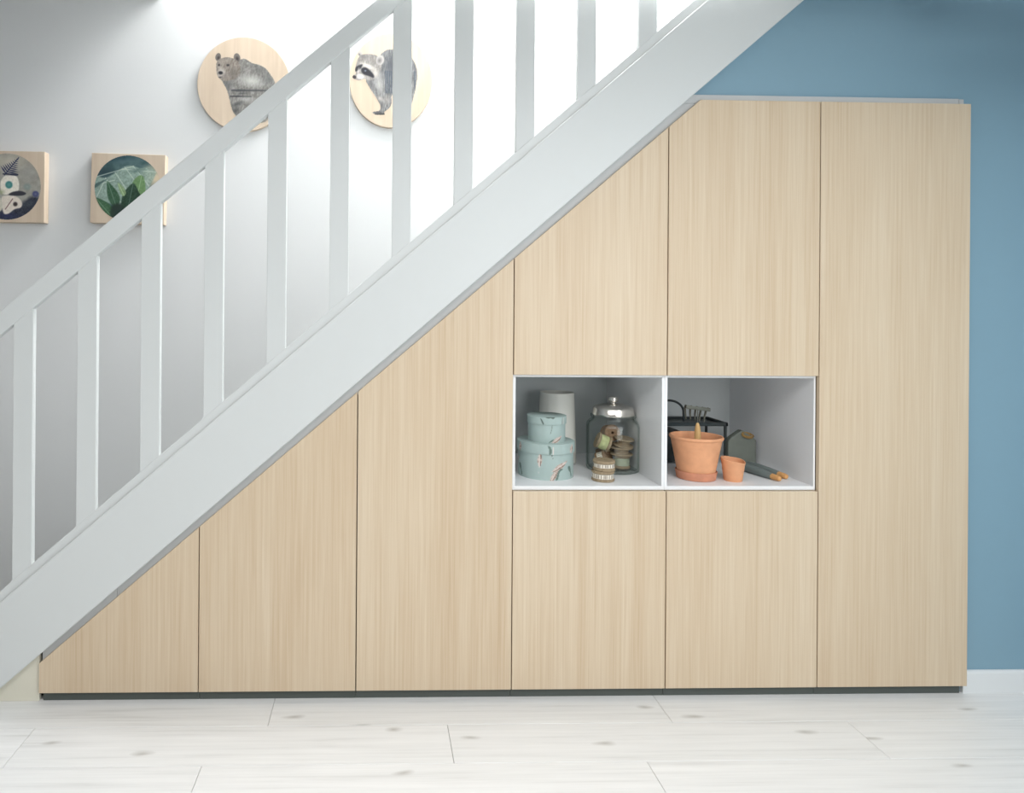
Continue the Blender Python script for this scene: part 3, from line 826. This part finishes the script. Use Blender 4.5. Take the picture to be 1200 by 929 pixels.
PLY = (228, 208, 184)
def bear(X, Y):
    x = (X * 54 + 286 - 228) * 7.433; y = (-Y * 55.5 + 102.5 - 40) * 7.433
    p = Paint(x, y, PLY)
    body = p.poly([(385, 262), (440, 240), (500, 275), (560, 290), (620, 320), (660, 370), (695, 425), (712, 490), (715, 560), (700, 640), (660, 740), (600, 800), (430, 800), (350, 722), (322, 650), (302, 575), (282, 510), (246, 445), (240, 400)], 5)
    fur = fbm(x / 9 + y / 40, y / 22 - x / 60, 1, 4); fur2 = fbm(x / 4, y / 10, 9, 3)
    body = np.clip(body + (fur2 - 0.5) * 0.9 * (body > 0.05) * (body < 0.95), 0, 1)
    p.over(body, np.array((126, 124, 120)) + ((fur - 0.5) * 70 + (fur2 - 0.5) * 30)[:, None])
    p.shade(p.ell(500, 435, 150, 70, 10) * .9, (196, 196, 190)); p.shade(p.ell(560, 330, 110, 60, 30) * .5, (100, 100, 100))
    p.shade(p.ell(640, 420, 70, 80, 40) * .5, (96, 100, 100)); p.shade(p.ell(290, 470, 60, 60, 0) * .7, (88, 88, 90))
    p.shade(p.seg((330, 520), (700, 516), 7) * .9, (74, 76, 78)); p.shade(p.ell(400, 520, 90, 18, 0) * .9, (66, 68, 70))
    p.shade(p.ell(420, 545, 60, 14, -6) * .9, (80, 80, 82)); p.shade(p.seg((320, 572), (495, 572), 6) * .9, (66, 66, 68))
    p.shade(p.ell(380, 570, 60, 12, 0) * .9, (60, 60, 62)); p.shade(p.ell(470, 600, 120, 40, 0) * .6, (186, 186, 182))
    p.shade(p.ell(375, 640, 80, 26, -20) * .9, (72, 74, 74)); p.shade(p.ell(360, 700, 50, 40, 0) * .8, (60, 62, 62)); p.shade(p.ell(600, 620, 90, 60, 0) * .5, (100, 100, 102))
    for ex, ey, rx, ry, an in ((209, 230, 29, 42, 12), (372, 234, 34, 48, -10)):
        p.over(p.ell(ex, ey, rx, ry, an, 0.75), (112, 106, 102)); p.shade(p.ell(ex + 2, ey + 8, rx * .6, ry * .6, an) * 1.2, (62, 56, 56))
    head = p.poly([(190, 300), (203, 264), (235, 240), (285, 228), (340, 240), (384, 272), (402, 330), (388, 392), (340, 425), (285, 438), (240, 430), (210, 410), (194, 362)], 5)
    p.over(head, np.array((132, 124, 116)) + ((fur - 0.5) * 60 + (fur2 - 0.5) * 34)[:, None])
    p.shade(p.ell(345, 370, 60, 70, 0) * .7, (96, 90, 86)); p.shade(p.ell(262, 265, 60, 30, 0) * .6, (160, 152, 142))
    p.shade(p.ell(238, 365, 44, 56, -6) * 1.2, (188, 180, 172)); p.shade(p.ell(270, 395, 40, 34, 0) * .6, (110, 104, 100))
    p.shade(p.ell(231, 368, 26, 20, 0, .5), (40, 40, 44)); p.shade(p.ell(228, 407, 26, 10, -8) * 1.1, (78, 74, 74))
    p.shade(p.ell(217, 300, 15, 13, 0) * 1.3, (48, 46, 48)); p.shade(p.ell(294, 300, 20, 15, 0) * 1.3, (52, 50, 52))
    return p
def raccoon(X, Y):
    x = (X * 48.5 + 458.5 - 400) * 7.435; y = (-Y * 55 + 97 - 35) * 7.435
    p = Paint(x, y, PLY)
    body = p.poly([(320, 262), (380, 203), (440, 187), (520, 192), (585, 225), (632, 285), (660, 350), (667, 430), (652, 520), (638, 590), (618, 665), (600, 700), (560, 705), (535, 650), (505, 610), (445, 590), (443, 660), (420, 705), (382, 735), (378, 760), (300, 760), (276, 737), (330, 725), (346, 690), (312, 622), (272, 562), (240, 512), (216, 455), (260, 380)], 4, 3)
    fur = fbm(x / 7, y / 34, 21, 4); fur2 = fbm(x / 4, y / 9, 29, 3)
    p.over(np.clip(body + (fur2 - .5) * .8 * (body > .05) * (body < .95), 0, 1), np.array((124, 124, 124)) + ((fur - .5) * 90 + (fur2 - .5) * 30)[:, None])
    p.shade(p.ell(430, 330, 90, 150, 8) * .8, (78, 82, 88)); p.shade(p.ell(540, 360, 150, 170, 0) * .7, (84, 86, 92))
    p.shade(p.ell(335, 500, 46, 110, -8) * .9, (176, 174, 170)); p.shade(p.ell(262, 490, 30, 80, -25) * .8, (104, 102, 104))
    for k, xx in enumerate((388, 404, 420, 436, 640)):
        p.shade(p.seg((xx, 380), (xx + 6, 570), 4) * .8, (64, 76, 90))
    p.shade(p.ell(400, 630, 60, 60, 0) * .6, (160, 154, 148)); p.shade(p.ell(340, 620, 40, 26, 30) * .7, (190, 180, 172)); p.shade(p.ell(350, 690, 30, 50, 10) * .7, (96, 92, 92))
    p.shade(p.seg((290, 732), (345, 740), 8) * .8, (80, 78, 80)); p.shade(p.seg((300, 755), (378, 755), 8), (66, 64, 66))
    p.over(p.ell(163, 232, 26, 34, -35, .7), (178, 172, 168)); p.shade(p.ell(160, 240, 12, 18, -35), (96, 92, 92))
    head = p.poly([(138, 300), (150, 268), (182, 240), (240, 232), (312, 245), (356, 300), (345, 365), (312, 430), (252, 464), (205, 452), (160, 466), (122, 456), (101, 440), (105, 420), (128, 405), (121, 370)], 4)
    p.over(head, np.array((142, 138, 134)) + ((fur - .5) * 60 + (fur2 - .5) * 40)[:, None])
    p.shade(p.ell(230, 338, 90, 26, 22) * 1.1, (214, 206, 198)); p.shade(p.ell(300, 400, 40, 60, -20) * .9, (206, 198, 190)); p.shade(p.ell(205, 262, 60, 26, 6) * .7, (112, 110, 110))
    p.shade(p.poly([(180, 360), (215, 352), (255, 380), (285, 415), (283, 440), (240, 425), (196, 410), (178, 385)], 6), (50, 50, 56))
    p.shade(p.poly([(118, 375), (135, 345), (178, 325), (186, 335), (160, 372), (126, 388)], 6), (54, 54, 58))
    p.shade(p.ell(170, 430, 46, 30, 10) * 1.3, (232, 226, 220)); p.shade(p.ell(152, 382, 14, 40, 10) * .8, (206, 200, 194))
    p.over(p.ell(117, 437, 21, 19, 0, .6), (60, 56, 58)); p.shade(p.ell(212, 380, 12, 10, 0, .5), (104, 108, 120))
    p.over(p.ell(340, 285, 40, 50, 18, .7), (186, 181, 177)); p.shade(p.ell(335, 290, 30, 40, 18) * 1.1, (112, 108, 108))
    return p
def botanic(X, Y):                              # pale blossoms and a fern on grey
    x = (X * 39.5 + 10.2) * 9.02; y = (-Y * 39.5 + 215 - 165) * 9.02
    p = Paint(x, y, (150, 148, 140)); p.a[:] = 1
    n = fbm(x / 60, y / 50, 41, 4); n2 = fbm(x / 12, y / 12, 45, 3)
    p.c += ((n - .5) * 34 + (n2 - .5) * 12)[:, None]
    p.shade(p.ell(120, 190, 260, 110, 0) * .8, (196, 188, 172)); p.shade(p.ell(320, 300, 120, 110, 0) * .5, (156, 156, 152))
    dk = p.poly([(-300, 640), (-100, 700), (60, 690), (220, 640), (330, 560), (420, 560), (460, 640), (420, 860), (-300, 880)], 22)
    p.shade(dk, np.array((50, 54, 66)) + ((n2 - .5) * 46)[:, None])
    p.shade(p.ell(90, 760, 180, 50, 0) * .8, (44, 50, 86)); p.shade(p.ell(300, 640, 90, 50, -20) * .6, (70, 78, 84))
    for P, c in (([(20, 420), (60, 345), (130, 335), (190, 345), (215, 420), (205, 495), (150, 505), (90, 535), (40, 520)], (222, 216, 204)),
                 ([(40, 560), (120, 545), (200, 560), (248, 620), (235, 670), (170, 690), (110, 735), (60, 735), (40, 650)], (214, 204, 192)),
                 ([(-160, 380), (-60, 360), (10, 440), (0, 540), (-90, 560), (-180, 480)], (212, 206, 190)),
                 ([(-120, 580), (20, 570), (36, 700), (-60, 720), (-150, 660)], (196, 190, 176))):
        p.shade(p.poly(P, 6), np.array(c) + ((n2 - .5) * 30)[:, None])
    p.shade(p.ell(110, 432, 44, 46, 0, .7), (70, 128, 126)); p.shade(p.ell(110, 432, 26, 26, 0), (96, 152, 146))
    p.shade(p.ell(30, 510, 50, 36, 0) * .9, (150, 156, 120)); p.shade(p.ell(300, 450, 52, 46, 0, .3) * .7, (112, 134, 132)); p.shade(p.ell(300, 450, 24, 22, 0) * .8, (150, 158, 150))
    p.shade(p.ell(388, 525, 42, 40, 0, .6), (72, 76, 112)); p.shade(p.ell(388, 525, 20, 18, 0) * .8, (110, 114, 140)); p.shade(p.ell(280, 565, 36, 40, 0) * .7, (160, 158, 150))
    p.shade(p.poly([(110, 540), (150, 508), (230, 495), (290, 520), (240, 545)], 6), (54, 54, 62)); p.shade(p.ell(178, 635, 30, 30, 0, .5), (58, 50, 50)); p.shade(p.seg((75, 690), (150, 580), 5), (120, 92, 92))
    tip = np.array((208, 145.0)); root = np.array((62, 330.0))
    p.shade(p.seg(tip, root, 5), (44, 52, 84))
    for k in range(9):
        t = 0.12 + 0.88 * k / 8
        b_ = tip + (root - tip) * (t * 0.9)
        for E_ in ((22, 232), (203, 338)):
            e = tip + (np.array(E_, float) - tip) * t
            dv = e - b_; L = np.hypot(*dv); nrm = np.array((-dv[1], dv[0])) / L * (3 + 5 * t)
            p.shade(p.poly([b_ - nrm * .6, b_ + dv * .5 - nrm, e, b_ + dv * .5 + nrm, b_ + nrm * .6], 2, 0), (44, 52, 84))
    p.shade(p.seg((50, 318), (200, 325), 7), (48, 52, 70))
    return p
def leaves(X, Y):                               # dark leaves under a veined translucent one
    x = (X * 39.5 + 149.5 - 98) * 9.11; y = (-Y * 39.5 + 218 - 168) * 9.11
    p = Paint(x, y, (70, 96, 98)); p.a[:] = 1
    n = fbm(x / 70, y / 60, 51, 4); n2 = fbm(x / 14, y / 14, 55, 3)
    p.c += ((n - .5) * 50)[:, None]
    p.shade(p.ell(330, 130, 300, 70, -8) * .8, (48, 74, 84)); p.shade(p.ell(200, 290, 170, 80, -14) * .9, (40, 60, 66)); p.shade(p.ell(420, 170, 190, 40, -10) * .6, (90, 116, 122))
    p.shade(p.ell(760, 330, 170, 160, 0) * 1.2, (208, 192, 164)); p.shade(p.ell(700, 250, 130, 90, -20) * .7, (170, 178, 160))
    big = p.poly([(110, 345), (230, 350), (330, 290), (430, 225), (500, 212), (600, 235), (690, 225), (760, 280), (700, 420), (640, 540), (420, 640), (220, 600), (110, 520)], 8)
    p.shade(big * .85, np.array((146, 166, 154)) + ((n2 - .5) * 60)[:, None])
    for q in (((120, 345), (520, 215)), ((230, 350), (420, 640)), ((330, 290), (520, 560)), ((430, 228), (640, 500)), ((520, 215), (690, 420)), ((230, 352), (140, 560)), ((400, 250), (760, 270)), ((150, 420), (330, 370))):
        p.shade(p.seg(*q, 5) * .7, (190, 202, 190))
    p.shade(p.ell(560, 260, 110, 34, -6) * .7, (70, 96, 92)); p.shade(p.poly([(120, 460), (250, 360), (180, 390), (118, 420)], 6) * .8, (60, 84, 84))
    for P, c, (v0, v1) in (([(250, 385), (300, 430), (360, 500), (390, 580), (350, 660), (290, 620), (255, 540), (245, 450)], (60, 92, 70), ((255, 392), (350, 650))),
                           ([(515, 395), (560, 330), (610, 310), (640, 350), (655, 450), (640, 540), (560, 600), (500, 520)], (104, 136, 92), ((610, 318), (560, 600))),
                           ([(400, 620), (420, 520), (470, 440), (530, 400), (580, 480), (610, 560), (520, 660), (430, 720)], (44, 68, 54), ((522, 405), (470, 690))),
                           ([(130, 570), (210, 590), (290, 640), (340, 720), (330, 800), (240, 740), (170, 660)], (66, 100, 72), ((140, 575), (320, 780))),
                           ([(360, 400), (410, 430), (450, 500), (420, 540), (380, 480)], (128, 152, 112), ((365, 405), (430, 530)))):
        m = p.poly(P, 6)
        p.shade(m, np.array(c) + ((n2 - .5) * 34)[:, None]); p.shade(m * p.seg(v0, v1, 4) * .8, np.array(c) + 46)
    p.shade(p.poly([(300, 650), (400, 620), (460, 680), (620, 560), (760, 600), (700, 800), (400, 860), (300, 800)], 14) * .9, (38, 52, 46))
    p.shade(p.seg((705, 460), (830, 365), 9), (58, 62, 54))
    for k in range(6): p.shade(p.ell(715 + k * 20, 450 - k * 16, 9, 9, 0), (50, 54, 48))
    return p
PG = 'printed wooden pictures on the stair wall'
def picture(label, kind, cx, cz, sx, sz, depth, fn, rot=0.0, pc=None, ps=None, full=False):
    yf = WB - depth
    r = thing('wall_picture', (cx, WB, cz), label, 'picture', PG)
    if kind == 'round':
        bm = bmesh.new(); n = 96; A_, B_ = [], []
        rings = [(1.0, WB - 0.0005), (1.0, yf + 0.0015), (0.996, yf), ]
        prev = None
        for s_, y in rings:
            ring = [bm.verts.new((cx + sx * s_ * math.cos(2 * math.pi * k / n), y, cz + sz * s_ * math.sin(2 * math.pi * k / n))) for k in range(n)]
            if prev:
                for k in range(n): bm.faces.new((prev[k], prev[(k + 1) % n], ring[(k + 1) % n], ring[k]))
            else: bm.faces.new(ring)
            prev = ring
        bm.faces.new(prev[::-1])
    else:
        bm = box((cx - sx, yf, cz - sz), (cx + sx, WB - 0.0005, cz + sz), 0.002, 2)
        bmesh.ops.rotate(bm, verts=bm.verts, cent=(cx, WB, cz), matrix=Matrix.Rotation(-rot, 3, 'Y'))
    obj('wooden_panel', bm, PLYWOOD, r)
    px, pz = pc or (cx, cz); qx, qz = ps or (sx, sz)
    print_mesh('print', px, pz, yf - 0.0006, qx, qz, fn, r, full=full, rot=rot)
    return r
picture('round plywood picture of a grey bear, higher on the stair wall', 'round', 0.573, 2.676, 0.2395, 0.2445, 0.02, bear)
picture('round plywood picture of a grey raccoon looking left', 'round', 1.3375, 2.708, 0.2165, 0.2455, 0.02, raccoon)
picture('square wooden picture with a round print of dark green leaves', 'square', -0.010, 2.1215, 0.1875, 0.1790, 0.045, leaves, rot=math.radians(-1.1), pc=(-0.0085, 2.123), ps=(0.1725, 0.1725), full=True)
picture('square wooden picture with a round print of pale flowers and fern', 'square', -0.6190, 2.1255, 0.1875, 0.1815, 0.045, botanic, rot=math.radians(-0.2), pc=(-0.6190, 2.1255), ps=(0.1725, 0.1725), full=True)
